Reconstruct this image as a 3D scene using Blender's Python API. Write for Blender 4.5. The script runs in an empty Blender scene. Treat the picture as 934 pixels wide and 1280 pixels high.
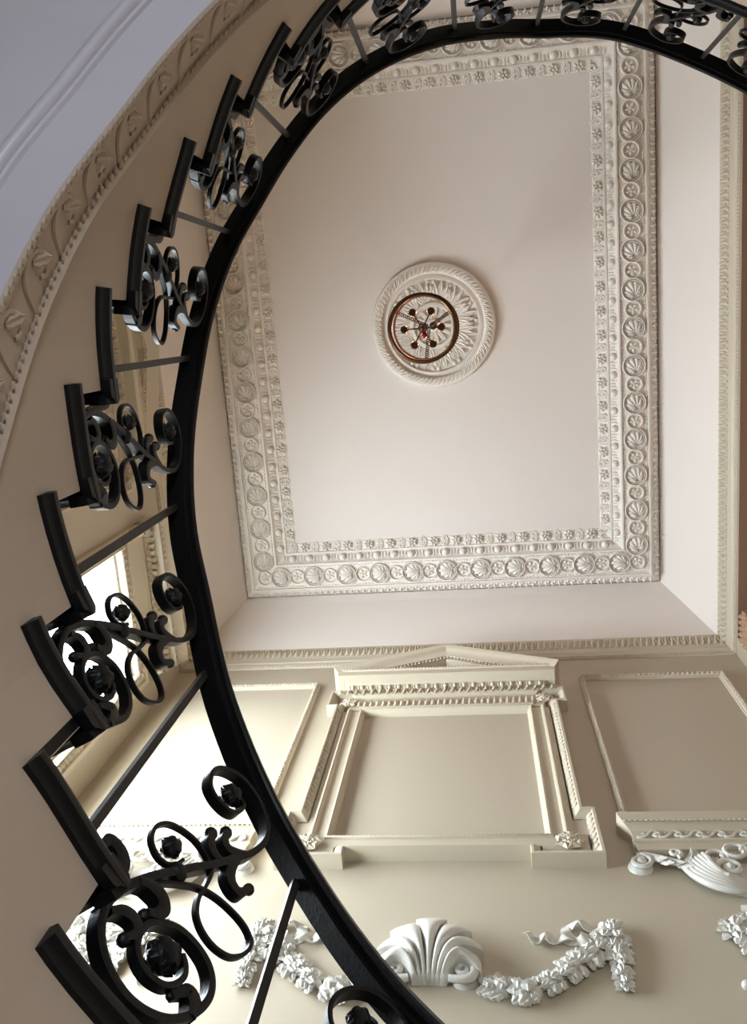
import bpy, bmesh, math, random
import numpy as np
from mathutils import Vector, Matrix

random.seed(7)
PI = math.pi
SC = bpy.context.scene
COL = SC.collection

# ------------------------------------------------------------------ camera
CZ = 1.445                      # eye height above the hall floor
R_CAM = [[0.9914978665, 0.0763678601, 0.1053562082],
         [-0.0522735254, 0.9752242830, -0.2149536611],
         [-0.1191614837, 0.2076187560, 0.9709248132]]
cam_d = bpy.data.cameras.new('camera')
cam = bpy.data.objects.new('camera', cam_d)
COL.objects.link(cam)
r, d, f = (Vector(v) for v in R_CAM)
M = Matrix((r, -d, -f)).transposed().to_4x4()
M.translation = Vector((0, 0, CZ))
cam.matrix_world = M
cam_d.sensor_fit = 'VERTICAL'
cam_d.sensor_height = 24.0
cam_d.sensor_width = 24.0
cam_d.lens = 1102.82 / 1280 * 24.0
cam_d.clip_start = 0.05
SC.camera = cam

# ------------------------------------------------------------------ light
W = bpy.data.worlds.new('sky')
SC.world = W
W.use_nodes = True
bg = W.node_tree.nodes['Background']
bg.inputs[0].default_value = (0.80, 0.895, 1.0, 1)      # bright overcast sky, the same all round
bg.inputs[1].default_value = 29.5
SC.view_settings.view_transform = 'Standard'
SC.view_settings.look = 'None'
SC.view_settings.gamma = 1
SC.view_settings.exposure = 0.22
SC.view_settings.use_curve_mapping = False
SC.cycles.use_denoising = True
SC.cycles.max_bounces = 14
SC.cycles.diffuse_bounces = 8
SC.cycles.transparent_max_bounces = 16
SC.cycles.sample_clamp_indirect = 8.0


def portal(name, loc, rot, sx, sy):
    l = bpy.data.lights.new(name, 'AREA')
    l.shape = 'RECTANGLE'
    l.size, l.size_y = sx, sy
    l.cycles.is_portal = True
    o = bpy.data.objects.new(name, l)
    o.location = loc
    o.rotation_euler = rot
    COL.objects.link(o)


# ------------------------------------------------------------------ dimensions (z above eye unless zab)
XL, XR, YB, YF = -2.59, 1.945, 2.75, -2.66      # the four walls
ZC = 7.5                                       # coffer border underside above the eye
WIN = [(1.45, 2.40, 2.35, 5.90), (-2.05, -1.63, 3.9, 5.70)]       # left wall windows, the second unseen and added for fill light: y0, y1, z0, z1
GWIN = (0.0, 0.65, -0.6, 1.0)                # unseen front wall opening, put in and sized for daylight from below: x0, x1, z0, z1
NICHE = (-1.9, 2.60, 3.9, 6.775)                # recess of the right wall: y0, y1, z0, z1
for (a, b, z0, z1) in WIN:
    portal('window_daylight', (XL - .14, (a + b) / 2, CZ + (z0 + z1) / 2), (0, -PI / 2, 0), z1 - z0, b - a)
a, b, z0, z1 = GWIN
portal('window_daylight', ((a + b) / 2, YF - .14, CZ + (z0 + z1) / 2), (PI / 2, 0, 0), b - a, z1 - z0)


# ------------------------------------------------------------------ materials
def lin(c):
    return tuple(((v / 255) / 12.92 if v / 255 <= .04045 else ((v / 255 + .055) / 1.055) ** 2.4) for v in c) + (1,)


def mat(name, c, rough=.6, metal=0., var=.04, scale=6., bump=.0, bscale=60., spec=.4):
    m = bpy.data.materials.new(name)
    m.use_nodes = True
    nt = m.node_tree
    p = nt.nodes['Principled BSDF']
    p.inputs['Roughness'].default_value = rough
    p.inputs['Metallic'].default_value = metal
    p.inputs['Specular IOR Level'].default_value = spec
    tc = nt.nodes.new('ShaderNodeTexCoord')
    n = nt.nodes.new('ShaderNodeTexNoise')
    n.inputs['Scale'].default_value = scale
    n.inputs['Detail'].default_value = 5
    nt.links.new(tc.outputs['Object'], n.inputs['Vector'])
    mx = nt.nodes.new('ShaderNodeMix')
    mx.data_type = 'RGBA'
    l = lin(c)
    mx.inputs[6].default_value = tuple(v * (1 - var) for v in l[:3]) + (1,)
    mx.inputs[7].default_value = tuple(min(1, v * (1 + var)) for v in l[:3]) + (1,)
    nt.links.new(n.outputs['Fac'], mx.inputs[0])
    nt.links.new(mx.outputs[2], p.inputs['Base Color'])
    if bump:
        n2 = nt.nodes.new('ShaderNodeTexNoise')
        n2.inputs['Scale'].default_value = bscale
        n2.inputs['Detail'].default_value = 6
        nt.links.new(tc.outputs['Object'], n2.inputs['Vector'])
        bp = nt.nodes.new('ShaderNodeBump')
        bp.inputs['Strength'].default_value = bump
        bp.inputs['Distance'].default_value = .01
        nt.links.new(n2.outputs['Fac'], bp.inputs['Height'])
        nt.links.new(bp.outputs['Normal'], p.inputs['Normal'])
    return m


MT = {
    'ceiling': mat('ceiling_plaster', (225, 215, 206), .75, var=.015, bump=.02, bscale=25),
    'relief': mat('ceiling_relief_plaster', (228, 220, 210), .6, var=.02, bump=.05, bscale=90),
    'wall': mat('cream_wall_paint', (184, 172, 151), .55, var=.015, bump=.03, bscale=30),
    'trim': mat('cream_trim_paint', (197, 185, 163), .42, var=.02, bump=.05, bscale=80),
    'ornament': mat('white_stucco', (212, 208, 199), .38, var=.03, bump=.08, bscale=110, spec=.5),
    'string': mat('stair_plaster', (172, 152, 136), .6, var=.05, scale=4, bump=.04, bscale=20),
    'soffit': mat('soffit_paint', (192, 185, 195), .3, var=.02, bump=.03, bscale=14, spec=.5),
    'wood': mat('dark_stained_wood', (16, 13, 14), .45, var=.25, scale=18, bump=.06, bscale=60, spec=.3),
    'rail': mat('ebonised_rail_wood', (20, 18, 19), .3, var=.2, scale=20, bump=.03, bscale=50),
    'iron': mat('black_wrought_iron', (15, 13, 14), .45, .1, var=.3, scale=40, bump=.12, bscale=120, spec=.3),
    'bar': mat('iron_bar_paint', (34, 30, 29), .42, .2, var=.2, scale=40, bump=.08, bscale=120),
    'bronze': mat('aged_bronze', (84, 58, 38), .35, .8, var=.2, scale=60, bump=.1, bscale=140),
    'red': mat('ruby_fitting', (150, 40, 30), .3, .2),
    'terracotta': mat('terracotta_paint', (136, 104, 82), .6, var=.05),
    'tan': mat('carved_tan_wood', (172, 138, 108), .5, var=.15, scale=30, bump=.25, bscale=60),
    'floor': mat('stone_floor', (150, 138, 126), .35, var=.1, scale=2),
    'frame': mat('white_window_paint', (232, 230, 222), .4, var=.02),
}


def glass_mat():
    m = bpy.data.materials.new('clear_glass')
    m.use_nodes = True
    nt = m.node_tree
    nt.nodes.clear()
    out = nt.nodes.new('ShaderNodeOutputMaterial')
    mx = nt.nodes.new('ShaderNodeMixShader')
    t = nt.nodes.new('ShaderNodeBsdfTransparent')
    t.inputs[0].default_value = (.95, .97, .96, 1)
    g = nt.nodes.new('ShaderNodeBsdfGlossy')
    g.inputs['Roughness'].default_value = .03
    fr = nt.nodes.new('ShaderNodeFresnel')
    fr.inputs[0].default_value = 1.35
    nt.links.new(fr.outputs[0], mx.inputs[0])
    nt.links.new(t.outputs[0], mx.inputs[1])
    nt.links.new(g.outputs[0], mx.inputs[2])
    nt.links.new(mx.outputs[0], out.inputs[0])
    return m


MT['glass'] = glass_mat()


def bulb_mat():
    m = bpy.data.materials.new('lit_candle_bulb')
    m.use_nodes = True
    p = m.node_tree.nodes['Principled BSDF']
    p.inputs['Base Color'].default_value = (.9, .6, .45, 1)
    p.inputs['Emission Color'].default_value = (1, .5, .32, 1)
    p.inputs['Emission Strength'].default_value = 120.0
    return m


MT['bulb'] = bulb_mat()

# ------------------------------------------------------------------ mesh helpers
ORG = {}


class MB:
    def __init__(self):
        self.v, self.f = [], []

    def add(self, vs, fs):
        o = len(self.v)
        self.v += [tuple(x) for x in vs]
        self.f += [tuple(i + o for i in q) for q in fs]

    def quad(self, a, b, c, d):
        self.add([a, b, c, d], [(0, 1, 2, 3)])

    def box(self, lo, hi, fn=None):
        (x0, y0, z0), (x1, y1, z1) = lo, hi
        vs = [(x0, y0, z0), (x1, y0, z0), (x1, y1, z0), (x0, y1, z0), (x0, y0, z1), (x1, y0, z1), (x1, y1, z1), (x0, y1, z1)]
        if fn: vs = [fn(*p) for p in vs]
        self.add(vs, [(0, 3, 2, 1), (4, 5, 6, 7), (0, 1, 5, 4), (1, 2, 6, 5), (2, 3, 7, 6), (3, 0, 4, 7)])

    def rings(self, rs, closed_ring=True, cap=True, loop=False):
        n = len(rs[0])
        vs = [p for q in rs for p in q]
        fs = []
        m = len(rs)
        for i in range(m if loop else m - 1):
            j = (i + 1) % m
            for k in range(n if closed_ring else n - 1):
                l = (k + 1) % n
                fs.append((i * n + k, i * n + l, j * n + l, j * n + k))
        if cap and closed_ring and not loop:
            fs.append(tuple(range(n)))
            fs.append(tuple(range((m - 1) * n, m * n)))
        self.add(vs, fs)

    def tube(self, pts, rad, seg=8, flat=1.0, up=(0, 0, 1), loop=False):
        pts = [Vector(p) for p in pts]
        up = Vector(up)
        rs = []
        n = len(pts)
        for i, p in enumerate(pts):
            a = pts[(i - 1) % n] if (i > 0 or loop) else p
            b = pts[(i + 1) % n] if (i < n - 1 or loop) else p
            t = (b - a).normalized()
            s = t.cross(up)
            if s.length < 1e-4: s = t.cross(Vector((1, 0, .01)))
            s.normalize()
            w = s.cross(t).normalized()
            r_ = rad[i] if hasattr(rad, '__len__') else rad
            rs.append([p + s * (math.cos(2 * PI * k / seg) * r_) + w * (math.sin(2 * PI * k / seg) * r_ * flat) for k in range(seg)])
        self.rings(rs, loop=loop)

    def lathe(self, prof, org=(0, 0, 0), seg=24, cap=True):
        ox, oy, oz = org
        rs = [[(ox + r_ * math.cos(2 * PI * k / seg), oy + r_ * math.sin(2 * PI * k / seg), oz + z) for k in range(seg)] for r_, z in prof]
        self.rings(rs, cap=cap)

    def dome(self, c, ax, ay, az, nu=8, nv=3):
        """half ellipsoid: ax, ay span the base, az is the height"""
        c, ax, ay, az = Vector(c), Vector(ax), Vector(ay), Vector(az)
        rs = []
        for j in range(nv):
            e = j / nv * PI / 2
            rs.append([c + (ax * math.cos(2 * PI * k / nu) + ay * math.sin(2 * PI * k / nu)) * math.cos(e) + az * math.sin(e) for k in range(nu)])
        o = len(self.v)
        self.rings(rs, cap=False)
        t = len(self.v)
        self.v.append(tuple(c + az))
        for k in range(nu):
            self.f.append((o + (nv - 1) * nu + k, o + (nv - 1) * nu + (k + 1) % nu, t))

    def ball(self, c, r_, nu=10, nv=6, fn=None):
        c = Vector(c)
        rs = []
        for j in range(1, nv):
            th = PI * j / nv
            rs.append([c + Vector((math.sin(th) * math.cos(2 * PI * k / nu), math.sin(th) * math.sin(2 * PI * k / nu), math.cos(th))) * (r_ * (fn(th, 2 * PI * k / nu) if fn else 1)) for k in range(nu)])
        self.rings(rs)

    def leaf(self, base, dr, nrm, L, w, curl=.3, thick=.25, n=5):
        """carved leaf: convex top, closed back, tip curling along nrm, toothed edge"""
        base, dr, nrm = Vector(base), Vector(dr).normalized(), Vector(nrm).normalized()
        sd = dr.cross(nrm).normalized()
        rs = []
        for i in range(n + 1):
            t = i / n
            wd = w * math.sin(PI * min(1, .12 + .86 * t)) ** .8 * (1.0 + (.22 if i % 2 else -.12))
            wd = max(wd, w * .06)
            c = base + dr * (L * t) + nrm * (L * curl * t * t + w * thick * .4)
            h = nrm * (wd * thick + w * .06)
            rs.append([c - sd * wd, c - sd * wd * .45 + h, c + h * .55, c + sd * wd * .45 + h, c + sd * wd, c - h * .5])
        self.rings(rs)

    def build(self, name, m, parent=None, smooth=False, org=None, kind=None, recalc=True, loc=None, label=None):
        me = bpy.data.meshes.new(name)
        if org is None:
            org = ORG.get(parent.name, Vector((0, 0, 0))) if parent else Vector((0, 0, 0))
        org = Vector(org)
        me.from_pydata([tuple(Vector(p) - org) for p in self.v], [], self.f)
        if recalc:
            bm = bmesh.new()
            bm.from_mesh(me)
            bmesh.ops.recalc_face_normals(bm, faces=bm.faces)
            bm.to_mesh(me)
            bm.free()
        me.materials.append(MT[m] if isinstance(m, str) else m)
        if smooth:
            for p in me.polygons: p.use_smooth = True
            me.set_sharp_from_angle(angle=math.radians(smooth if smooth > 1 else 42))
        o = bpy.data.objects.new(name, me)
        COL.objects.link(o)
        if parent: o.parent = parent
        elif org.length: o.location = org
        if loc is not None: o.location = loc
        ORG[o.name] = org
        if kind: o['kind'] = kind
        if label: o['label'] = label
        return o


def thing(name, label, cat, loc=(0, 0, 0), group=None):
    o = bpy.data.objects.new(name, None)
    o.empty_display_size = .1
    o.location = loc
    COL.objects.link(o)
    ORG[o.name] = Vector(loc)
    o['label'] = label
    o['category'] = cat
    if group: o['group'] = group
    return o


def setting(o):
    o['kind'] = 'structure'
    return o


def place(src, parent, Mx):
    """a copy of a part that shares its mesh; Mx is its world matrix (or relative to the parent's origin)"""
    c = src.copy()
    COL.objects.link(c)
    c.parent = parent
    po = ORG.get(parent.name, Vector((0, 0, 0)))
    m = Mx.copy()
    m.translation = m.translation - po
    c.matrix_basis = m
    ORG[c.name] = Mx.translation.copy()
    return c


class Stamp:
    """one mesh built about its own origin in (a = right, b = up, d = out of the surface), then set many times"""
    def __init__(self, name, mb, m, smooth=50, kind=None):
        self.n, self.mb, self.m, self.s, self.k, self.me = name, mb, m, smooth, kind, None

    def put(self, parent, Mx):
        if self.me is None:
            o = self.mb.build(self.n, self.m, None, self.s, org=(0, 0, 0), kind=self.k)
            self.me = o.data
        else:
            o = bpy.data.objects.new(self.n, self.me)
            COL.objects.link(o)
        o.parent = parent
        m = Mx.copy()
        m.translation = m.translation - ORG.get(parent.name, Vector((0, 0, 0)))
        o.matrix_basis = m
        ORG[o.name] = Mx.translation.copy()
        return o


def frame_matrix(p, a, b, d_, s=1.0):
    a, b, d_ = (Vector(v).normalized() * s for v in (a, b, d_))
    m = Matrix((a, b, d_)).transposed().to_4x4()
    m.translation = Vector(p)
    return m


# surface maps: (right, up, out) -> world
def back(a, z, o): return (a, YB - o, CZ + z)
def left(a, z, o): return (XL + o, a, CZ + z)
def right(a, z, o): return (XR - o, -a, CZ + z)
def front(a, z, o): return (-a, YF + o, CZ + z)
def ceil(x, y, o): return (x, y, CZ + ZC - o)


def sweep2(mb, path, prof, fn, closed=False):
    """mitred sweep of a profile [(side offset to the left of travel, out)] along a planar path, mapped by fn(a, b, out)"""
    n = len(path)
    rs = []
    for i in range(n):
        p = Vector(path[i])
        a = Vector(path[(i - 1) % n]) if (closed or i > 0) else None
        b = Vector(path[(i + 1) % n]) if (closed or i < n - 1) else None
        d1 = (p - a).normalized() if a is not None else (b - p).normalized()
        d2 = (b - p).normalized() if b is not None else d1
        n1, n2 = Vector((-d1.y, d1.x)), Vector((-d2.y, d2.x))
        m = (n1 + n2) / (1 + n1.dot(n2))
        rs.append([fn(p.x + m.x * s, p.y + m.y * s, o) for s, o in prof])
    mb.rings(rs, loop=closed)


def rect(x0, y0, x1, y1): return [(x0, y0), (x1, y0), (x1, y1), (x0, y1)]


def along(path, pitch, closed=False, inset=0.):
    """evenly spaced stations (point, direction) along each straight run"""
    out = []
    n = len(path)
    for i in range(n if closed else n - 1):
        a, b = Vector(path[i]), Vector(path[(i + 1) % n])
        L = (b - a).length
        m = max(1, round((L - 2 * inset) / pitch))
        st = (L - 2 * inset) / m
        dr = (b - a) / L
        for k in range(m):
            out.append((a + dr * (inset + st * (k + .5)), dr))
    return out


def bead_strip(mb, stations, fn, hw, hl, h, side=0., base=0., seg=6, lean=0.):
    """row of small low carved leaves"""
    for p, dr in stations:
        nn = Vector((-dr.y, dr.x))
        c = p + nn * side
        P = lambda u, w, o: Vector(fn(c.x + dr.x * u + nn.x * w, c.y + dr.y * u + nn.y * w, base + o))
        o0 = P(0, 0, 0)
        mb.dome(o0, P(hl, lean * hw, 0) - o0, P(0, hw, 0) - o0, P(0, 0, h) - o0, seg, 2)


def leaf_row(mb, stations, fn, L, w, base=0., out=.012, flip=1):
    """row of little acanthus tongues: a ridge and two side lobes each"""
    for p, dr in stations:
        nn = Vector((-dr.y, dr.x)) * flip
        P = lambda u, v, o: fn(p.x + dr.x * u + nn.x * v, p.y + dr.y * u + nn.y * v, base + o)
        vs = [P(-w * .48, -L * .5, 0), P(0, -L * .5, out * .8), P(w * .48, -L * .5, 0), P(w * .42, L * .05, out * .5), P(w * .5, L * .3, out * .2), P(w * .16, L * .22, out * .7), P(0, L * .55, out * 1.6),
              P(-w * .16, L * .22, out * .7), P(-w * .5, L * .3, out * .2), P(-w * .42, L * .05, out * .5), P(0, 0, out * 1.7)]
        mb.add(vs, [(10, i, (i + 1) % 10) for i in range(10)])


# ------------------------------------------------------------------ the room
CS_D, CS_H = 0.06, 0.0
mb = MB(); mb.box((XL - .3, YF - .3, -.1), (XR + .6, YB + .3, 0)); setting(mb.build('floor', 'floor'))
for nm, x0 in (('a', 0),):
    pass
ZTOP = ZC + .45


def wall_with_holes(name, fn, a0, a1, z0, z1, holes, th=.28, m='wall'):
    """front skin with openings, plus the reveals of each opening"""
    mb = MB()
    av = sorted({a0, a1} | {h[0] for h in holes} | {h[1] for h in holes})
    zv = sorted({z0, z1} | {h[2] for h in holes} | {h[3] for h in holes})
    inside = lambda a, z: any(h[0] < a < h[1] and h[2] < z < h[3] for h in holes)
    for i in range(len(av) - 1):
        for j in range(len(zv) - 1):
            A, B, C, D = av[i], av[i + 1], zv[j], zv[j + 1]
            if inside((A + B) / 2, (C + D) / 2): continue
            mb.quad(fn(A, C, 0), fn(B, C, 0), fn(B, D, 0), fn(A, D, 0))
            mb.quad(fn(A, C, -th), fn(A, D, -th), fn(B, D, -th), fn(B, C, -th))
    for (A, B, C, D) in holes:
        c = [(A, C), (B, C), (B, D), (A, D)]
        for k in range(4):
            p, q = c[k], c[(k + 1) % 4]
            mb.quad(fn(*p, 0), fn(*p, -th), fn(*q, -th), fn(*q, 0))
    return setting(mb.build(name, m, recalc=False))


w_back = wall_with_holes('wall_back', back, XL - .3, XR + .3, -CZ, ZTOP, [])
w_left = wall_with_holes('wall_left', left, YF - .3, YB + .3, -CZ, ZTOP, WIN)
w_right = wall_with_holes('wall_right', right, -YB - .3, -YF + .3, -CZ, ZTOP, [(-NICHE[1], -NICHE[0], NICHE[2], NICHE[3])])
w_front = wall_with_holes('wall_front', front, -XR - .3, -XL + .3, -CZ, ZTOP, [(-GWIN[1], -GWIN[0], GWIN[2], GWIN[3])])

# niche of the right wall
mb = MB()
y0, y1, z0, z1 = NICHE
mb.box((XR + .14, y0 - .05, CZ + z0 - .05), (XR + .17, y1 + .05, CZ + z1 + .05))
for (a, b) in ((y1 - .004, y1 + .02), (y0 - .02, y0 + .004)):
    mb.box((XR + .03, a, CZ + z0), (XR + .15, b, CZ + z1))
mb.box((XR + .003, y0, CZ + z1 - .006), (XR + .15, y1, CZ + z1 + .02))
mb.build('niche_lining', 'terracotta', w_right)

# ceiling: recessed panel, flat margin and sloped cove
CX, CY = -.315, .04
BX, BY = 1.625, 2.11                      # half size of the roundel band's centre line
OX, OY = BX + .125, BY + .125             # outer edge of the band
CVX0, CVX1 = XL + .085, XR - .085           # where the cove meets the cornice
CVY0, CVY1 = YF + .078, YB - .078
ZCOVE = ZC - .43
mb = MB()
o_in = rect(CX - OX, CY - OY, CX + OX, CY + OY)
lx0, lx1, ly0, ly1 = CX - OX - .085, CX + OX + .085, CY - OY - .085, CY + OY + .085
steps = 6
rs = [[(x, y, CZ + ZC + .30) for x, y in o_in], [(x, y, CZ + ZC - .035) for x, y in o_in]]
for i in range(steps + 1):
    t = i / steps
    e = t + .06 * math.sin(PI * t)
    zz = ZC + .05 - .55 * (t ** 1.12)
    q = rect(lx0 + (CVX0 - lx0) * t, ly0 + (CVY0 - ly0) * t, lx1 + (CVX1 - lx1) * t, ly1 + (CVY1 - ly1) * t)
    rs.append([(x, y, CZ + zz) for x, y in q])
mb.rings(rs[2:], cap=False)
mb.quad(*[(x, y, CZ + ZC + .14) for x, y in rect(XL - .2, YF - .2, XR + .2, YB + .2)])
mb.box((XL - .3, YF - .3, CZ + ZTOP), (XR + .3, YB + .3, CZ + ZTOP + .1))
ceiling = setting(mb.build('ceiling', 'ceiling', recalc=False))

# wall cornices, one run per wall
ZB = 6.785                                 # bead at the bottom of the cornice
cprof = [(0, 0), (0, .012), (.008, .020), (.016, .014), (.020, .024), (.045, .030), (.055, .040), (.065, .040), (.20, .080), (.215, .088), (.228, .088), (.238, .0)]
for i, (nm, fn, a0, a1) in enumerate((('trim_1', back, XL, XR), ('trim_2', left, YF, YB), ('trim_3', right, -YB, -YF), ('trim_4', front, -XR, -XL))):
    mb = MB()
    sweep2(mb, [(a0 + .001, ZB), (a1 - .001, ZB)], cprof, fn)
    t = setting(mb.build(nm, 'trim', smooth=30))
    lb = MB()
    sf = lambda a, z, o: fn(a, z, o + .038 + (z - ZB - .065) * .30)
    leaf_row(lb, along([(a0 + .05, ZB + .158), (a1 - .05, ZB + .158)], .048), sf, .085, .042, base=-.002, out=.015)
    leaf_row(lb, along([(a0 + .074, ZB + .165), (a1 - .026, ZB + .165)], .048), sf, .075, .028, base=-.002, out=.012, flip=-1)
    bead_strip(lb, along([(a0 + .04, ZB + .108), (a1 - .04, ZB + .108)], .022), sf, .006, .008, .008, seg=5)
    lb.build('leaf_border', 'trim', t, kind='stuff')
    bb = MB()
    bead_strip(bb, along([(a0 + .03, ZB + .008), (a1 - .03, ZB + .008)], .026), fn, .009, .010, .012, base=.016, seg=5)
    bb.build('bead_border', 'trim', t, kind='stuff')


# windows
def window(nm, fn, a0, a1, z0, z1, hood=True):
    mb = MB()
    F = .03
    for (A, B, C, D) in ((a0, a0 + F, z0, z1), (a1 - F, a1, z0, z1), (a0 + F, a1 - F, z0, z0 + F), (a0 + F, a1 - F, z1 - F, z1)):
        mb.box((A, C, -.085), (B, D, -.03), fn)
    w = setting(mb.build(nm, 'frame'))
    w_, h_ = (a1 - a0 - 2 * F), (z1 - z0 - 2 * F)
    nx, nz = (1, 2) if hood else (2, 4)
    for i in range(1, nx):
        mb = MB()
        x = a0 + F + w_ * i / nx
        mb.box((x - .012, z0 + F, -.075), (x + .012, z1 - F, -.04), fn)
        mb.build('mullion', 'frame', w)
    for j in range(1, nz):
        z = z0 + F + h_ * j / nz
        mb = MB()
        mb.box((a0 + F, z - .011, -.074), (a1 - F, z + .011, -.041), fn)
        mb.build('glazing_bar', 'frame', w)
    for i in range(nx):
        for j in range(nz):
            mb = MB()
            g = .011
            A, B = a0 + F + w_ * i / nx + g, a0 + F + w_ * (i + 1) / nx - g
            C, D = z0 + F + h_ * j / nz + g, z0 + F + h_ * (j + 1) / nz - g
            mb.quad(fn(A, C, -.058), fn(B, C, -.058), fn(B, D, -.058), fn(A, D, -.058))
            mb.build('pane', 'glass', w)
    # carved casing
    path = [(a0, z0), (a0, z1), (a1, z1), (a1, z0)]
    mb = MB()
    sweep2(mb, path, [(0, 0), (0, .02), (.01, .03), (.02, .02), (.065, .028), (.075, .045), (.11, .045), (.12, .03), (.12, 0)], fn)
    c = mb.build('casing', 'trim', w, smooth=30)
    lb = MB()
    off = [(a0 - .043, z0), (a0 - .043, z1 + .043), (a1 + .043, z1 + .043), (a1 + .043, z0)]
    leaf_row(lb, along(off, .05), fn, .045, .045, base=.024, out=.012)
    lb.build('leaf_border', 'trim', c, kind='stuff')
    if hood:
        mb = MB()
        zt = z1 + .12
        e0, e1 = a0 - .12, a1 + .12
        hp = [(0, 0), (0, .035), (.22, .035), (.235, .05), (.27, .05), (.28, .07), (.33, .075), (.34, .15), (.40, .155), (.43, .175), (.47, .20), (.48, .20), (.48, 0)]
        sweep2(mb, [(e0, zt), (e1, zt)], hp, fn)
        h = mb.build('window_hood', 'trim', w, smooth=30)
        lb = MB()
        leaf_row(lb, along([(e0, zt + .255), (e1, zt + .255)], .05), fn, .04, .045, base=.052, out=.012)
        for p, dr in along([(e0 + .01, zt + .305), (e1 - .01, zt + .305)], .052):
            lb.box((p.x - .016, p.y - .022, .07), (p.x + .016, p.y + .022, .105), fn)
        leaf_row(lb, along([(e0, zt + .37), (e1, zt + .37)], .05), fn, .04, .045, base=.152, out=.012)
        lb.build('hood_carving', 'trim', h, kind='stuff')
        for a in (e0 + .05, e1 - .05):
            mb = MB()
            mb.box((a - .045, zt + .03, .0), (a + .045, zt + .24, .07), fn)
            mb.box((a - .05, zt + .20, .0), (a + .05, zt + .26, .11), fn)
            pts = [fn(a, zt + .11 + .055 * math.cos(t) * (1 - t / 14), .07 + .05 * math.sin(t) * (1 - t / 14)) for t in np.linspace(0, 9, 26)]
            mb.tube(pts, .014, 6)
            mb.build('hood_console', 'trim', w, smooth=40)
    return w


window('window_1', left, *WIN[0])
window('added_window_2', left, *WIN[1])  # narrow unseen window, added to brighten the far side of the ceiling
window('unseen_window_3', front, -GWIN[1], -GWIN[0], GWIN[2], GWIN[3], hood=False)  # out of view, sized for the daylight it sends up to the soffit

# ------------------------------------------------------------------ coffered border of the ceiling
cof = thing('ceiling_moulding', 'rectangular white plaster ceiling border with roundels of shells and rosettes', 'moulding', ceil(CX, CY, 0))
bandp = rect(CX - BX, CY - BY, CX + BX, CY + BY)
# profile: side offset is to the left of travel = inwards for a counter-clockwise rectangle
mb = MB()
sweep2(mb, bandp, [(.02, -.19), (.100, -.19), (.100, .0), (.105, .012), (-.0, .0)][:0] or
       [(-.125, -.02), (-.125, .045), (-.120, .052), (-.108, .052), (-.104, .030), (.100, .030), (.104, .050), (.116, .050), (.122, .028), (.150, -.005), (.185, -.020), (.190, -.012), (.205, -.012), (.210, -.030), (.262, -.055), (.275, -.05), (.285, -.055), (.285, -.10), (-.125, -.10)], ceil, closed=True)
mb.build('border', 'relief', cof, smooth=30)
mb = MB()
sweep2(mb, bandp, [(-.125, -.06), (-.125, .038), (-.14, .030), (-.172, -.016), (-.20, -.040), (-.205, -.06)], ceil, closed=True)
mb.build('outer_slope', 'relief', cof, smooth=30)
mb = MB()                                              # field of the panel inside the border
ix, iy = BX - .27, BY - .27
mb.quad(*[ceil(x, y, -.06) for x, y in rect(CX - ix, CY - iy, CX + ix, CY + iy)])
mb.build('panel', 'ceiling', cof)
# roundel stamps (a along the run, b across, d down out of the ceiling)
rg = MB()


def ring(mb, R_, t, h, seg=24, base=0.):
    pr = [(R_ - t, base), (R_ - t * .4, base + h), (R_ + t * .4, base + h), (R_ + t, base)]
    rs = [[(rr * math.cos(2 * PI * k / seg), rr * math.sin(2 * PI * k / seg), zz) for rr, zz in pr] for k in range(seg)]
    mb.rings(rs, closed_ring=False, cap=False, loop=True)


ring(rg, .088, .0065, .032)
ring(rg, .073, .006, .020)
sh = rg


def flutes(mb, R_, base, n=9, a0=-PI * .5, hollow=.012):
    """scalloped shell fanning from one side of the roundel"""
    hx, hy = -R_ * .72, 0
    rs = []
    N_ = n * 4
    for j in range(6):
        t = .06 + .94 * j / 5
        row = []
        for i in range(N_ + 1):
            u = i / N_
            ang = (u - .5) * PI * 1.25
            c = math.cos(ang)
            # distance from hinge to the circle of radius R_
            hh = -hx * 0 + 0
            bq = hx * c
            L = -bq + math.sqrt(max(0, bq * bq - (hx * hx - R_ * R_)))
            rip = abs(math.sin(u * n * PI))
            L *= .90 + .10 * rip
            z = base + .004 + .030 * math.sin(t * PI * .9) * (0.55 + .45 * rip) + .004 * rip
            row.append((hx + L * t * c, hy + L * t * math.sin(ang), z))
        rs.append(row)
    mb.rings(rs, closed_ring=False, cap=False)


flutes(sh, .066, 0.0)
S_shell = Stamp('shell_roundel', sh, 'relief', 55)
ro = MB()
ring(ro, .062, .006, .030, 20)
for k in range(5):
    t = 2 * PI * k / 5
    c, s = math.cos(t), math.sin(t)
    ro.dome((.026 * c, .026 * s, 0), (.021 * c, .021 * s, 0), (-.015 * s, .015 * c, 0), (0, 0, .022), 8, 2)
ro.dome((0, 0, .004), (.011, 0, 0), (0, .011, 0), (0, 0, .028), 8, 2)
S_ros = Stamp('rosette_roundel', ro, 'relief', 55)
eg = MB()
eg.dome((0, 0, 0), (.030, 0, 0), (0, .026, 0), (0, 0, .034), 10, 3)
pts = [(.046 * math.cos(t), .036 * math.sin(t), .008) for t in np.linspace(-.15 * PI, 1.15 * PI, 9)]
eg.tube(pts, .0055, 5)
eg.leaf((.070, -.026, .0), (0, 1, 0), (0, 0, 1), .05, .010, .05, .5, 3)
S_egg = Stamp('egg', eg, 'relief', 50)
fl = MB()
for k in range(7):
    t = 2 * PI * k / 7
    c, s = math.cos(t), math.sin(t)
    fl.dome((.021 * c, .018 * s, 0), (.015 * c, .013 * s, 0), (-.010 * s, .010 * c, 0), (0, 0, .022), 6, 2)
fl.dome((0, 0, .003), (.010, 0, 0), (0, .010, 0), (0, 0, .026), 6, 2)
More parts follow.
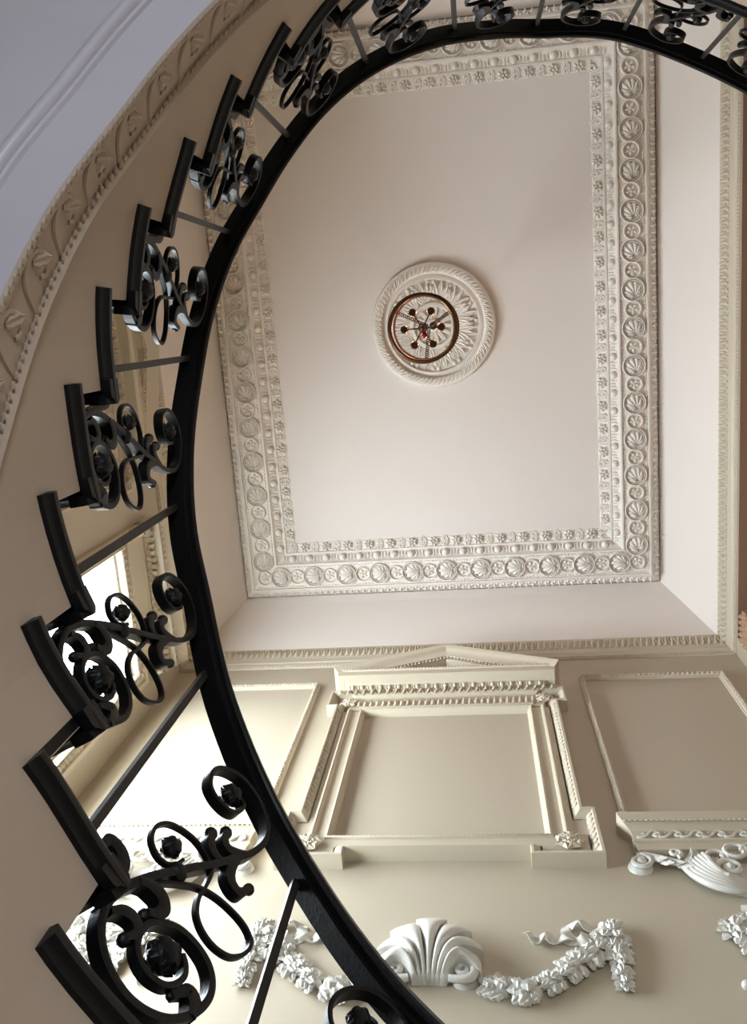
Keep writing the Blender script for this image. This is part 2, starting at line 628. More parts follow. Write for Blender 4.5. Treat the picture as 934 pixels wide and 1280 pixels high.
for sgn in (-1, 1):
    for k in (-1, 0, 1):
        fl.leaf((.05 * sgn, 0, .0), (sgn * .55, k * .9, 0), (0, 0, 1), .042, .011, .1, .6, 3)
S_flower = Stamp('flower', fl, 'relief', 50)


def runs(path, n_of):
    for i in range(4):
        a, b = Vector(path[i]), Vector(path[(i + 1) % 4])
        yield a, (b - a).normalized(), (b - a).length, n_of[i % 2]


for a, dr, L, n in runs(bandp, (11, 14)):
    st = L / n
    nn = Vector((-dr.y, dr.x))
    for k in range(n):
        for off_, S in ((0, S_ros), (.5, S_shell)):
            p = a + dr * (st * (k + off_))
            # shell hinges away from the light's end of the run, as on the photograph's rows
            aa = (dr.x, dr.y, 0) if S is S_ros or abs(dr.y) > .5 else (-1, 0, 0)
            aa = Vector(aa)
            if S is S_shell and abs(dr.y) > .5: aa = Vector((-.35, -.94, 0))
            bb_ = Vector((0, 0, -1)).cross(aa)
            S.put(cof, frame_matrix(ceil(p.x, p.y, .030), aa, bb_, (0, 0, -1)))


def inset(path, s):
    (x0, y0), (x1, _), (_, y1), _ = path
    return rect(x0 + s, y0 + s, x1 - s, y1 - s)


for S, s, o, pitch, tilt in ((S_egg, .153, -.006, .151, .35), (S_flower, .243, -.046, .190, .42)):
    for p, dr in along(inset(bandp, s), pitch, True, .03):
        nn = Vector((-dr.y, dr.x))
        out = Vector((nn.x * tilt, nn.y * tilt, -1)).normalized()
        a_ = Vector((dr.x, dr.y, 0))
        b_ = out.cross(a_)
        S.put(cof, frame_matrix(ceil(p.x, p.y, o), a_, b_, out, 1.0) @ Matrix.Diagonal((1.12, 1.3, 1.4, 1) if S is S_egg else (1.35, 1.5, 1.7, 1)))
mb = MB()
for s in (-.094, .088):
    for p, dr in along(inset(bandp, s), .030, True, .02):
        nn = Vector((-dr.y, dr.x))
        c = p
        q = lambda u, w, o: ceil(c.x + dr.x * u + nn.x * w, c.y + dr.y * u + nn.y * w, .030 + o)
        o0 = Vector(q(0, 0, 0))
        mb.dome(o0, Vector(q(.016, .006, 0)) - o0, Vector(q(-.004, .007, 0)) - o0, Vector(q(0, 0, .010)) - o0, 6, 2)
leaf_row(mb, along(inset(bandp, -.165), .055, True, .02), ceil, .055, .05, base=-.010, out=.026, flip=-1)
leaf_row(mb, along(inset(bandp, -.150), .055, True, .047), ceil, .035, .03, base=.012, out=.012, flip=-1)
mb.build('rope_and_leaf_edging', 'relief', cof, kind='stuff')

# ------------------------------------------------------------------ ceiling medallion
MX, MY = -.300, .050
ZM = ZC + .06
med = thing('ceiling_medallion', 'round white plaster ceiling medallion ringed with acanthus leaves above the chandelier', 'medallion', (MX, MY, CZ + ZM))
mo = (MX, MY, CZ + ZM)
mb = MB()
mb.lathe([(.51, .01), (.515, -.045), (.505, -.065), (.480, -.075), (.450, -.070), (.435, -.040), (.418, -.034), (.40, -.050), (.385, -.052), (.37, -.014), (.20, -.016), (.185, -.06), (.165, -.065), (.15, -.03), (.06, -.04), (.05, -.08), (.02, -.09)], mo, 64, cap=False)
mb.build('disc', 'relief', med, smooth=35)
mb = MB()
for k in range(76):
    t = 2 * PI * k / 76
    c, s = math.cos(t), math.sin(t)
    mb.leaf((MX + .432 * c, MY + .432 * s, CZ + ZM - .070), (c * .9 - s * .6, s * .9 + c * .6, 0), (0, 0, -1), .070, .018, .02, .9, 3)
mb.build('outer_leaf_rim', 'relief', med, kind='stuff', smooth=50)
ac = MB()
for k in range(-2, 3):
    ac.leaf((0, .025 * k * .3, 0), (1, k * .34, 0), (0, 0, 1), .175 - abs(k) * .024, .027, .18 + .06 * abs(k), .7, 5)
ac.dome((.03, 0, .0), (.03, 0, 0), (0, .016, 0), (0, 0, .02), 6, 2)
S_ac = Stamp('acanthus_leaf', ac, 'relief', 50)
for k in range(12):
    t = 2 * PI * (k + .5) / 12
    ra = Vector((math.cos(t), math.sin(t), 0))
    S_ac.put(med, frame_matrix((MX + .195 * ra.x, MY + .195 * ra.y, CZ + ZM - .014), ra, Vector((0, 0, -1)).cross(ra), (0, 0, -1)))
bd = MB()
bd.dome((0, 0, 0), (.022, 0, 0), (0, .016, 0), (0, 0, .024), 8, 2)
bd.dome((.028, .013, 0), (.016, 0, 0), (0, .012, 0), (0, 0, .018), 6, 2)
bd.dome((.028, -.013, 0), (.016, 0, 0), (0, .012, 0), (0, 0, .018), 6, 2)
S_bud = Stamp('bud', bd, 'relief', 50)
for k in range(12):
    t = 2 * PI * k / 12
    ra = Vector((math.cos(t), math.sin(t), 0))
    S_bud.put(med, frame_matrix((MX + .305 * ra.x, MY + .305 * ra.y, CZ + ZM - .014), ra, Vector((0, 0, -1)).cross(ra), (0, 0, -1), 1.7))
mb = MB()
for k in range(14):
    t = 2 * PI * k / 14
    c, s = math.cos(t), math.sin(t)
    mb.leaf((MX + .055 * c, MY + .055 * s, CZ + ZM - .045), (c, s, 0), (0, 0, -1), .10, .02, .05, .5, 4)
mb.build('inner_leaf_ring', 'relief', med, kind='stuff', smooth=50)

# ------------------------------------------------------------------ chandelier
ZR = 5.75
ch = thing('chandelier', 'bronze ring lantern chandelier with six candle lights hanging below the ceiling medallion', 'chandelier', (MX, MY, CZ + ZR))
mb = MB()
def hoop(mb, R_, z, w, h, seg=48):
    pr = [(R_ - w, z), (R_ - w * .6, z - h * .25), (R_, z - h * .1), (R_, z + h), (R_ - w, z + h)]
    rs = [[(MX + rr * math.cos(2 * PI * k / seg), MY + rr * math.sin(2 * PI * k / seg), CZ + zz) for rr, zz in pr] for k in range(seg)]
    mb.rings(rs, cap=False, loop=True)
hoop(mb, .224, ZR, .026, .034)
mb.build('lower_hoop', 'bronze', ch, smooth=35)
mb = MB(); hoop(mb, .232, ZR + .36, .026, .035); mb.build('upper_hoop', 'bronze', ch, smooth=35)
mb = MB()
seg = 48
mb.rings([[(MX + .212 * math.cos(2 * PI * k / seg), MY + .212 * math.sin(2 * PI * k / seg), CZ + z) for k in range(seg)] for z in (ZR + .02, ZR + .365)], cap=False)
mb.build('glass_drum', 'glass', ch, smooth=60)
for k in range(6):
    t = 2 * PI * k / 6
    c, s = math.cos(t), math.sin(t)
    cx, cy = MX + .118 * c, MY + .118 * s
    mb = MB()
    mb.tube([(MX + (.012 + .106 * u) * c, MY + (.012 + .106 * u) * s, CZ + ZR + .03 - .03 * math.sin(PI * u) + .02 * u) for u in np.linspace(0, 1, 9)], .0045, 6)
    arm = mb.build('arm', 'bronze', ch, smooth=60)
    mb = MB()
    mb.lathe([(.002, .028), (.022, .030), (.027, .042), (.026, .050), (.010, .052), (.010, .11)], (cx, cy, CZ + ZR), 14)
    mb.build('candle_cup', 'bronze', arm, smooth=40)
    mb = MB()
    mb.lathe([(.004, .11), (.012, .125), (.013, .14), (.008, .165), (.002, .185)], (cx, cy, CZ + ZR), 10)
    mb.build('candle_bulb', 'bulb', arm, smooth=60)
mb = MB()
mb.lathe([(.002, -.03), (.016, -.02), (.022, 0), (.014, .02), (.030, .035), (.018, .06), (.012, .1), (.008, .36), (.02, .40), (.012, .44), (.006, .46), (.006, 1.0), (.006, 1.70), (.05, 1.74), (.06, 1.80)], (MX, MY, CZ + ZR), 16)
mb.build('stem', 'bronze', ch, smooth=40)
for k in range(3):
    t = 2 * PI * k / 3 + .55
    c, s = math.cos(t + PI), math.sin(t + PI)
    mb = MB()
    p0, p1 = Vector((MX + .215 * c, MY + .215 * s, CZ + ZR + .38)), Vector((MX + .012 * c, MY + .012 * s, CZ + ZR + .95))
    n = 16
    for i in range(n):
        q = p0.lerp(p1, (i + .5) / n)
        ax = (p1 - p0).normalized()
        sd = ax.cross(Vector((0, 0, 1) if i % 2 else (c, s, .3))).normalized()
        mb.tube([q + ax * (.024 * math.cos(u)) + sd * (.010 * math.sin(u)) for u in np.linspace(0, 2 * PI, 9)[:-1]], .0035, 5, loop=True)
    mb.build('chain', 'bronze', ch, smooth=60)
mb = MB()
mb.ball((MX + .006, MY + .045, CZ + ZR + .02), .02, 10, 6, lambda a, b: 1 + .25 * math.sin(5 * b))
mb.tube([(MX + .002, MY + .02, CZ + ZR + .03), (MX + .006, MY + .045, CZ + ZR + .02)], .006, 6)
mb.build('ruby_finial', 'red', ch, smooth=50, label='small ruby red finial')

# ------------------------------------------------------------------ pedimented wall frames
def pediment_frame(fn, xc, sx, label):
    A = lambda a, z, o: fn(xc + a * sx, z, o)
    t = thing('pediment_frame', label, 'wall frame', fn(xc, 4.0, 0), )
    H = .60
    zb, zt = 4.25, 5.84
    # raised rim that steps out at the lower and upper corners
    E = .855
    rim = [(-E, 4.03), (-E + .37, 4.03), (-E + .37, 4.10), (E - .37, 4.10), (E - .37, 4.03), (E, 4.03), (E, 4.46), (E - .065, 4.46), (E - .065, 5.85), (E - .0, 5.85), (E - .0, 6.10), (-E, 6.10), (-E, 5.85), (-E + .065, 5.85), (-E + .065, 4.46), (-E, 4.46)]
    mb = MB()
    sweep2(mb, rim, [(0, 0), (0, .085), (.003, .092), (.017, .092), (.020, .082), (.055, .045), (.062, .045), (.062, 0)], A, closed=True)
    mb.build('rim', 'trim', t, smooth=28)
    mb = MB()
    n = len(rim)
    inn = [(-E + .05, 4.08), (E - .05, 4.08)]
    mb.box((-E + .02, 4.12, .0), (E - .02, 4.255, .045), A)
    mb.box((-E + .02, 4.05, .0), (-E + .35, 4.13, .0449), A)
    mb.box((E - .35, 4.05, .0), (E - .02, 4.13, .0449), A)
    for s in (-1, 1):
        x0, x1 = sorted((s * .60, s * (E - .07)))
        mb.box((x0, 4.25, .0), (x1, 5.83, .045), A)
        x0, x1 = sorted((s * (E - .08), s * (E - .02)))
        mb.box((x0, 4.20, .0), (x1, 4.44, .0447), A)
    mb.build('flat_band', 'trim', t)
    mb = MB()
    sweep2(mb, [(-.685, 4.20), (-.685, 5.83)], [(-.016, .045), (-.012, .06), (0, .068), (.012, .06), (.016, .045)], A)
    mb.build('inner_ridge', 'trim', t, smooth=40)
    mb = MB()
    sweep2(mb, [(.685, 4.20), (.685, 5.83)], [(-.016, .045), (-.012, .06), (0, .068), (.012, .06), (.016, .045)], A)
    mb.build('inner_ridge', 'trim', t, smooth=40)
    mb = MB()
    pin = rect(-.60, 4.25, .60, 5.84)
    sweep2(mb, pin, [(-.012, .045), (-.010, .056), (0, .060), (.008, .052), (.018, .04), (.024, .02), (.026, 0)], A, closed=True)
    p_ = mb.build('panel_moulding', 'trim', t, smooth=35)
    lb = MB()
    bead_strip(lb, along(pin, .024, True, .01), A, .006, .008, .007, base=.056, seg=5)
    lb.build('bead_border', 'trim', p_, kind='stuff')
    mb = MB()
    mb.quad(A(-.60, 4.25, .006), A(.60, 4.25, .006), A(.60, 5.84, .006), A(-.60, 5.84, .006))
    mb.build('panel', 'wall', t)
    # leaf carving on the inner slopes of the rim
    lb = MB()
    for pth in ([(E - .065 - .038, 4.49), (E - .065 - .038, 5.83)], [(E - .038, 4.10), (E - .038, 4.43)], [(-E + .065 + .038, 5.83), (-E + .065 + .038, 4.49)], [(-E + .038, 4.43), (-E + .038, 4.10)]):
        for p, dr in along(pth, .05):
            s = 1 if p.x > 0 else -1
            P = lambda u, v, o: Vector(A(p.x - s * u, p.y + v, .064 - (u) * .95 + o))
            c = P(0, 0, .002)
            lb.dome(c, P(.017, 0, .002) - c, P(0, .019, .002) - c, P(0, 0, .012) - P(0, 0, 0), 6, 2)
            c = P(.004, .025, .0)
            lb.dome(c, P(.020, .025, 0) - c, P(.004, .031, 0) - c, P(0, 0, .008) - P(0, 0, 0), 4, 2)
    lb.build('rim_leaf_carving', 'trim', t, kind='stuff')
    # corner rosettes and upper corner masks
    ros = MB()
    for ring_, (rr, n_, L, w) in enumerate(((.010, 7, .052, .026), (.004, 5, .030, .018))):
        for k in range(n_):
            q = 2 * PI * k / n_ + ring_
            ros.leaf((rr * math.cos(q), rr * math.sin(q), .012 * ring_), (math.cos(q), math.sin(q), .05), (0, 0, 1), L, w, .12, .6, 5)
    ros.ball((0, 0, .022), .014, 8, 5)
    S = Stamp('corner_rosette', ros, 'trim', 50)
    rt = Vector(fn(1, 0, 0)) - Vector(fn(0, 0, 0))
    ou = Vector(fn(0, 0, 1)) - Vector(fn(0, 0, 0))
    for (a, z, sc) in ((.69, 4.175, 1.25), (-.69, 4.175, 1.25), (.70, 5.95, 1.0), (-.70, 5.95, 1.0)):
        S.put(t, frame_matrix(A(a, z, .05), rt, (0, 0, 1), ou, sc))
    # frieze
    mb = MB()
    mb.box((-.70, 5.845, 0), (.70, 6.06, .052), A)
    sweep2(mb, [(.60 + .02, 5.86), (-.60 - .02, 5.86)], [(0, .05), (0, .062), (-.012, .066), (-.02, .05)], A)
    mb.build('frieze', 'trim', t)
    lb = MB()
    leaf_row(lb, along([(-.78, 5.935), (.78, 5.935)], .045), A, .09, .042, base=.052, out=.012)
    leaf_row(lb, along([(-.60, 5.875), (.60, 5.875)], .045), A, .03, .04, base=.060, out=.010, flip=-1)
    leaf_row(lb, along([(-.80, 6.045), (.80, 6.045)], .06), A, .055, .055, base=.078, out=.026, flip=-1)
    lb.build('frieze_leaf_carving', 'trim', t, kind='stuff')
    # cornice with egg row
    CW = .80
    cp = [(6.02, 0), (6.02, .062), (6.045, .085), (6.055, .10), (6.095, .135), (6.10, .16), (6.10, .205), (6.105, .21), (6.165, .212), (6.17, .222), (6.185, .222), (6.19, .21), (6.19, 0)]
    rs = []
    for s in (-1, 1):
        rs.append([A(s * (CW - .14 + o), z, o) for z, o in cp])
    ends = []
    mb = MB()
    mb.rings([[A(-(CW - .21) - o, z, 0) for z, o in cp], rs[0] and [A(-(CW - .21) - o, z, o) for z, o in cp], [A((CW - .21) + o, z, o) for z, o in cp], [A((CW - .21) + o, z, 0) for z, o in cp]], cap=False)
    mb.build('cornice', 'trim', t, smooth=28)
    eg = MB()
    eg.dome((0, 0, 0), (.017, 0, 0), (0, .022, 0), (0, 0, .022), 8, 3)
    eg.tube([(.027 * math.cos(q), .004 - .030 * math.sin(q), .004) for q in np.linspace(-.1 * PI, 1.1 * PI, 8)], .005, 5)
    eg.leaf((.034, .02, 0), (0, -1, 0), (0, 0, 1), .045, .006, .05, .6, 3)
    S = Stamp('egg', eg, 'trim', 50)
    o2 = (ou + Vector((0, 0, -1.1))).normalized()
    for p, dr in along([(-CW + .08, 6.075), (CW - .08, 6.075)], .070):
        S.put(t, frame_matrix(A(p.x, p.y, .118), rt, o2.cross(rt), o2))
    lb = MB()
    bead_strip(lb, along([(-CW, 6.178), (CW, 6.178)], .022), A, .006, .009, .007, base=.222, seg=5)
    lb.build('cornice_bead', 'trim', t, kind='stuff')
    # tympanum and raking cornice
    apx = 6.60
    e0 = 6.20
    W2 = .835
    mb = MB()
    tri = [(-W2 + .06, 6.185), (W2 - .06, 6.185), (0, apx - .05)]
    mb.add([A(a, z, .0) for a, z in tri] + [A(a, z, .06) for a, z in tri], [(3, 4, 5), (0, 1, 4, 3), (1, 2, 5, 4), (2, 0, 3, 5)])
    mb.build('tympanum', 'trim', t)
    rk = [(0, 0), (.0, .245), (.012, .25), (.022, .245), (.05, .225), (.085, .195), (.10, .19), (.105, .175), (.125, .172), (.13, .15), (.135, .10), (.155, .095), (.175, .06), (.175, 0)]
    # path along the gable from right to left so that the offset falls below the line
    slope = [(W2, e0), (0, apx), (-W2, e0)]
    mb = MB()
    n1 = Vector((apx - e0, W2)).normalized()
    rs = []
    hv = 1 / n1.y
    for side, base_pt in ((1, (W2, e0)), (0, (0, apx)), (-1, (-W2, e0))):
        row = []
        for off_, o in rk:
            if side == 0:
                row.append(A(0, apx - off_ * hv, o))
            else:
                inn_ = (.25 - o) if o > 0 else .08
                sl = (apx - e0) / W2
                a = side * (W2 - inn_)
                row.append(A(a, e0 + inn_ * sl - off_ * hv, o))
        rs.append(row)
    r0 = [A(W2 - ((.25 - o) if o > 0 else .08), e0 + ((.25 - o) if o > 0 else .08) * (apx - e0) / W2 - off_ * hv, 0) for off_, o in rk]
    r2 = [A(-W2 + ((.25 - o) if o > 0 else .08), e0 + ((.25 - o) if o > 0 else .08) * (apx - e0) / W2 - off_ * hv, 0) for off_, o in rk]
    mb.rings([r0] + rs + [r2], cap=False)
    mb.build('raking_cornice', 'trim', t, smooth=25)
    lb = MB()
    for s in (-1, 1):
        u = Vector((s * W2, e0 - apx)).normalized()
        a0_, b0_ = Vector((0, apx - .115 * hv)), Vector((s * (W2 - .08), e0 + .08 * .48 - .115 * hv))
        leaf_row(lb, along([a0_, b0_] if s > 0 else [b0_, a0_], .03), A, .024, .028, base=.174, out=.010)
        a0_, b0_ = Vector((0, apx - .16 * hv)), Vector((s * (W2 - .2), e0 + .2 * .48 - .16 * hv))
        bead_strip(lb, along([a0_, b0_], .055), A, .018, .018, .02, base=.090, seg=6)
    lb.build('raking_carving', 'trim', t, kind='stuff')
    return t


pediment_frame(back, -.316, 1.0, 'cream pedimented plaster frame around the blank panel high on the back wall')
pediment_frame(left, .045, 1.18, 'cream pedimented plaster frame on the left wall beside its tall window')


# ------------------------------------------------------------------ panel mouldings beside the pediment frame
def panel(x0, x1, label):
    z0, z1 = 4.347, 6.39
    t = thing('panel_moulding', label, 'moulding', back((x0 + x1) / 2, z0, 0))
    pr = [(-.022, 0), (-.022, .012), (-.014, .024), (0, .03), (.012, .024), (.018, .012), (.024, .012), (.026, 0)]
    for nm, a, b in (('stile', (x0, z1), (x0, z0)), ('top_rail', (x1, z1), (x0, z1)), ('stile', (x1, z0), (x1, z1))):
        mb = MB()
        sweep2(mb, [a, b], pr, back)
        s = mb.build(nm, 'trim', t, smooth=35)
        lb = MB()
        for p, dr in along([a, b], .035):
            nn = Vector((-dr.y, dr.x))
            q = lambda u, w, o: Vector(back(p.x + dr.x * u + nn.x * w, p.y + dr.y * u + nn.y * w, o))
            for (u, w, ha, hb, an) in ((0, 0, .016, .009, .5), (.017, .008, .010, .006, -.6)):
                c = q(u, w, .020)
                ca, sa = math.cos(an), math.sin(an)
                lb.dome(c, q(u + ha * ca, w + ha * sa, .022) - c, q(u - hb * sa, w + hb * ca, .022) - c, q(u, w, .046) - c, 6, 2)
        lb.build('leaf_carving', 'trim', s, kind='stuff')
    return t


panel(.70, 1.725, 'narrow carved panel moulding on the back wall right of the pediment frame')
panel(-2.355, -1.332, 'narrow carved panel moulding on the back wall left of the pediment frame')


# ------------------------------------------------------------------ carved hoods with scrolls
def spiral(cx, cz, R_, turns, a0, sgn, n=36, rmin=.15):
    return [(cx + R_ * (1 - (1 - rmin) * u) * math.cos(a0 + sgn * u * turns * 2 * PI), cz + R_ * (1 - (1 - rmin) * u) * math.sin(a0 + sgn * u * turns * 2 * PI)) for u in np.linspace(0, 1, n)]


def cat(pts, m=6):
    P_ = [Vector(p) for p in pts]
    P_ = [P_[0] * 2 - P_[1]] + P_ + [P_[-1] * 2 - P_[-2]]
    out = []
    for i in range(1, len(P_) - 2):
        p0, p1, p2, p3 = P_[i - 1:i + 3]
        for k in range(m):
            t = k / m
            out.append(.5 * (2 * p1 + (p2 - p0) * t + (2 * p0 - 5 * p1 + 4 * p2 - p3) * t * t + (3 * p1 - p0 - 3 * p2 + p3) * t ** 3))
    out.append(P_[-2])
    return out


def hood(xc, label):
    t = thing('carved_hood', label, 'wall hood', back(xc, 4.1, 0))
    A = lambda a, z, o: back(xc + a, z, o)
    HW = .575
    cp = [(4.345, 0), (4.345, .125), (4.335, .13), (4.315, .125), (4.265, .085), (4.25, .075), (4.245, .07), (4.18, .065), (4.175, .075), (4.16, .075), (4.155, .06), (4.115, .05), (4.11, 0)]
    mb = MB()
    mb.rings([[A(-(HW - .13) - o, z, 0) for z, o in cp], [A(-(HW - .13) - o, z, o) for z, o in cp], [A(HW - .13 + o, z, o) for z, o in cp], [A(HW - .13 + o, z, 0) for z, o in cp]], cap=False)
    mb.build('shelf', 'trim', t, smooth=25)
    lb = MB()
    for p, dr in along([(-HW + .02, 4.29), (HW - .02, 4.29)], .028):
        lb.dome(A(p.x, p.y, .103), (.012, 0, 0), (0, -.012, -.018), (0, -.006, .006), 5, 2)
    lb.build('shelf_leaf_carving', 'trim', t, kind='stuff')
    wv = MB()
    pts = [(-.062, -.022), (-.045, -.028), (-.02, -.02), (0, .008), (.022, .024), (.046, .016), (.052, -.006), (.036, -.018), (.022, -.008), (.028, .004)]
    wv.tube([(p.x, p.y, .006) for p in cat([Vector((a, b)) for a, b in pts], 4)], [.009] * 20 + [.007] * 17, 6, up=(0, 0, 1))
    wv.dome((.034, 0, .004), (.010, 0, 0), (0, .009, 0), (0, 0, .012), 6, 2)
    wv.leaf((-.03, .008, 0), (.5, .8, 0), (0, 0, 1), .028, .008, .1, .5, 3)
    S = Stamp('wave_scroll', wv, 'ornament', 50)
    for p, dr in along([(-HW + .09, 4.213), (HW - .09, 4.213)], .112):
        S.put(t, frame_matrix(A(p.x, p.y, .066), (1, 0, 0), (0, 0, 1), (0, -1, 0)))
    # mirrored scrolls below the shelf
    for s in (-1, 1):
        Q = lambda a, z, o: A(s * a, z, o)
        def tb(p2, rad, o, nm='scroll', mt='ornament', seg=8):
            mb = MB()
            n = len(p2)
            rr = [rad[0] + (rad[1] - rad[0]) * i / (n - 1) for i in range(n)] if hasattr(rad, '__len__') else rad
            mb.tube([Q(p[0], p[1], o) for p in p2], rr, seg, up=(0, 1, 0))
            return mb.build(nm, mt, t, smooth=60)
        # end volute and its stem
        sp = spiral(.505, 4.035, .060, 1.6, PI * .45, 1)
        st = [(p.x, p.y) for p in cat([Vector((.22, 3.99)), Vector((.31, 4.02)), Vector((.40, 4.065)), Vector((.47, 4.092))], 6)]
        v = tb(st + sp, (.014, .012), .038, 'end_volute')
        mb = MB(); mb.dome(Q(.505, 4.035, .02), (.026, 0, 0), (0, 0, .026), (0, -.035, 0), 10, 3); mb.build('volute_eye', 'ornament', v, smooth=60)
        mb = MB(); mb.dome(Q(.505, 4.035, .0), (.064, 0, 0), (0, 0, .062), (0, -.036, 0), 14, 3); mb.build('volute_back', 'ornament', v, smooth=60)
        tb(spiral(.33, 4.075, .032, 1.4, -PI * .6, -1 if s else 1, 24), (.012, .008), .055, 'small_volute')
        lb = MB()
        for k, (a, z, an) in enumerate(((.45, 4.06, 3.6), (.41, 4.04, 3.9), (.37, 4.03, 3.7), (.33, 4.01, 3.9), (.30, 4.02, 3.5))):
            lb.leaf(Q(a, z, .03), (math.cos(an) * s, 0, math.sin(an)), (0, -1, 0), .08, .022, .35, .5, 5)
        lb.build('stem_leaf', 'ornament', t, smooth=50)
        # fluted acanthus fan sweeping down into the big volute
        A5 = [(.315, 4.010), (.275, 3.905), (.205, 3.825), (.110, 3.790), (.020, 3.815)]
        B5 = [(.200, 4.065), (.190, 4.000), (.185, 3.940), (.150, 3.875), (.085, 3.865)]
        for k in range(7):
            u = k / 6
            p2 = cat([Vector(a_).lerp(Vector(b_), u) for a_, b_ in zip(A5, B5)], 6)
            nn_ = len(p2)
            mb = MB()
            mb.tube([Q(p.x, p.y, .030 + .030 * u + .02 * math.sin(PI * i_ / nn_)) for i_, p in enumerate(p2)], [.007 + .013 * math.sin(PI * (.08 + .84 * i_ / nn_)) for i_ in range(nn_)], 8, up=(0, 1, 0))
            mb.build('fan_lobe', 'ornament', t, smooth=60)
        lb = MB()
        for k in range(6):
            u = k / 5
            an = 2.3 - u * 1.4
            lb.leaf(Q(.30 - .10 * u, 4.00 + .055 * u, .03), (math.cos(an) * s, 0, math.sin(an)), (0, -1, 0), .07, .02, .4, .5, 5)
        lb.build('fan_tip', 'ornament', t, smooth=50)
        v = tb(spiral(.105, 3.925, .070, 1.6, -PI * .4, 1), (.018, .011), .075, 'centre_volute')
        mb = MB(); mb.dome(Q(.105, 3.925, .05), (.030, 0, 0), (0, 0, .034), (0, -.05, 0), 10, 3); mb.build('volute_eye', 'ornament', v, smooth=60)
        v = tb(spiral(.145, 4.02, .055, 1.15, PI * 1.1, -1, 30, .55), .011, .07, 'ring_scroll')
        lb = MB()
        for k in range(6):
            q = 2 * PI * k / 6
            lb.leaf(Q(.145, 4.02, .05), (math.cos(q), 0, math.sin(q)), (0, -1, 0), .028, .009, .2, .5, 3)
        lb.build('ring_flower', 'ornament', v, smooth=50)
        v = tb(spiral(.045, 4.055, .062, 1.1, PI * 1.0, -1, 30, .6), .012, .075, 'ring_scroll')
        lb = MB()
        for k in range(6):
            q = 2 * PI * k / 6
            lb.leaf(Q(.045, 4.055, .05), (math.cos(q), 0, math.sin(q)), (0, -1, 0), .032, .010, .2, .5, 3)
        lb.build('ring_flower', 'ornament', v, smooth=50)
    mb = MB()
    mb.dome(A(0, 3.93, 0), (.19, 0, 0), (0, 0, .13), (0, -.035, 0), 18, 3)
    mb.build('backing', 'ornament', t, smooth=60)
    return t


hood(1.21, 'white carved hood with wave scrolls and volutes under the right panel moulding')
hood(-1.842, 'white carved hood with wave scrolls and volutes under the left panel moulding, behind the railing')


# ------------------------------------------------------------------ scallop, garlands and trophies
def cluster_mb(n=9, seed=1, L=.064, w=.030):
    """a tight bunch of broad fleshy leaves pointing along +a"""
    rnd = random.Random(seed)
    m = MB()
    m.dome((-.012, 0, -.010), (.062, 0, 0), (0, .034, 0), (0, 0, .042), 10, 3)
    for row, (bx, cnt, lift) in enumerate(((-.046, 3, .030), (-.010, 4, .026), (.018, 3, .014))):
        for k in range(cnt):
            v = (k - (cnt - 1) / 2) / max(1, (cnt - 1) / 2)
            an = v * .75 + rnd.uniform(-.18, .18)
            m.leaf((bx + rnd.uniform(-.006, .006), v * .022, lift * (1 - .55 * abs(v)) - .004), (math.cos(an), math.sin(an), .10 - .25 * abs(v)), (0, v * .6, 1), L * rnd.uniform(.8, 1.05), w * rnd.uniform(.75, 1.0), rnd.uniform(-.1, .30), .6, 6)
    return m


S_cl = [Stamp('leaf_cluster', cluster_mb(9, 3 + i), 'ornament', 50) for i in range(3)]


def put_cluster(t, x, z, ang, sc=1., o=.012, i=0, mir=1):
    a = Vector((math.cos(ang), 0, math.sin(ang)))
    out = Vector((0, -1, 0))
    S_cl[i % 3].put(t, frame_matrix(back(x, z, o), a, out.cross(a), out, sc))


XM = -.316
mb = MB()
t = thing('scallop_shell', 'large white stucco scallop shell at the middle of the back wall garlands', 'shell', back(XM, 3.2, 0))
lobes = [(-1.42, .225), (-.93, .262), (-.46, .300), (0, .325), (.46, .300), (.93, .262), (1.42, .225)]
B0 = Vector((XM, 3.245))
for i, (an, L) in enumerate(lobes):
    m = MB()
    NJ, NK = 12, 10
    rs = []
    for j in range(NJ + 1):
        u = j / NJ
        row = []
        for k in range(NK + 1):
            v = -1 + 2 * k / NK
            a2 = an * (.35 + .65 * u ** .6) + v * .225 * (.30 + .70 * u)
            rr = .035 + (L - .035) * u * (1 - .035 * v * v)
            x = B0.x + (an * .030 + v * .012) * (1 - u) ** 1.5 + math.sin(a2) * rr
            z = B0.y - .055 * (1 - u) ** 2 + math.cos(a2) * rr
            ridge = (1 - abs(v) ** 2.5)
            body = .012 + .100 * math.sin(PI * min(1, .04 + .80 * u ** .8)) * (1 - .15 * u)
            fl = ridge * .030 * (1 - u) + (v * v * .020 - .004) * u + ridge * .016
            row.append(back(x, z, max(.006, body + fl)))
        rs.append(row)
    rs.append([(p[0], YB - .002, p[2]) for p in rs[-1]])
    rs.insert(0, [(p[0], YB - .002, p[2] - .006) for p in rs[0]])
    m.rings(rs, closed_ring=False, cap=False)
    for e in (0, -1):
        m.add([q for r_ in rs[:-1] for q in (r_[e], (r_[e][0], YB - .002, r_[e][2]))], [(2 * j, 2 * j + 1, 2 * j + 3, 2 * j + 2) for j in range(NJ + 1)])
    m.build('lobe', 'ornament', t, smooth=50)
for s in (-1, 1):
    m = MB()
    sp = spiral(XM + s * .150, 3.248, .052, 1.35, -PI / 2 if s > 0 else -PI / 2, s, 30)
    st = [(XM + s * .085, 3.202), (XM + s * .115, 3.196)]
    p2 = st + sp
    m.tube([back(a, z, .055) for a, z in p2], [.016 + .004 * math.sin(i * .2) for i in range(len(p2))], 8, up=(0, 1, 0))
    m.dome(back(XM + s * .150, 3.248, .0), (.056, 0, 0), (0, 0, .054), (0, -.055, 0), 14, 3)
    m.build('volute', 'ornament', t, smooth=60)


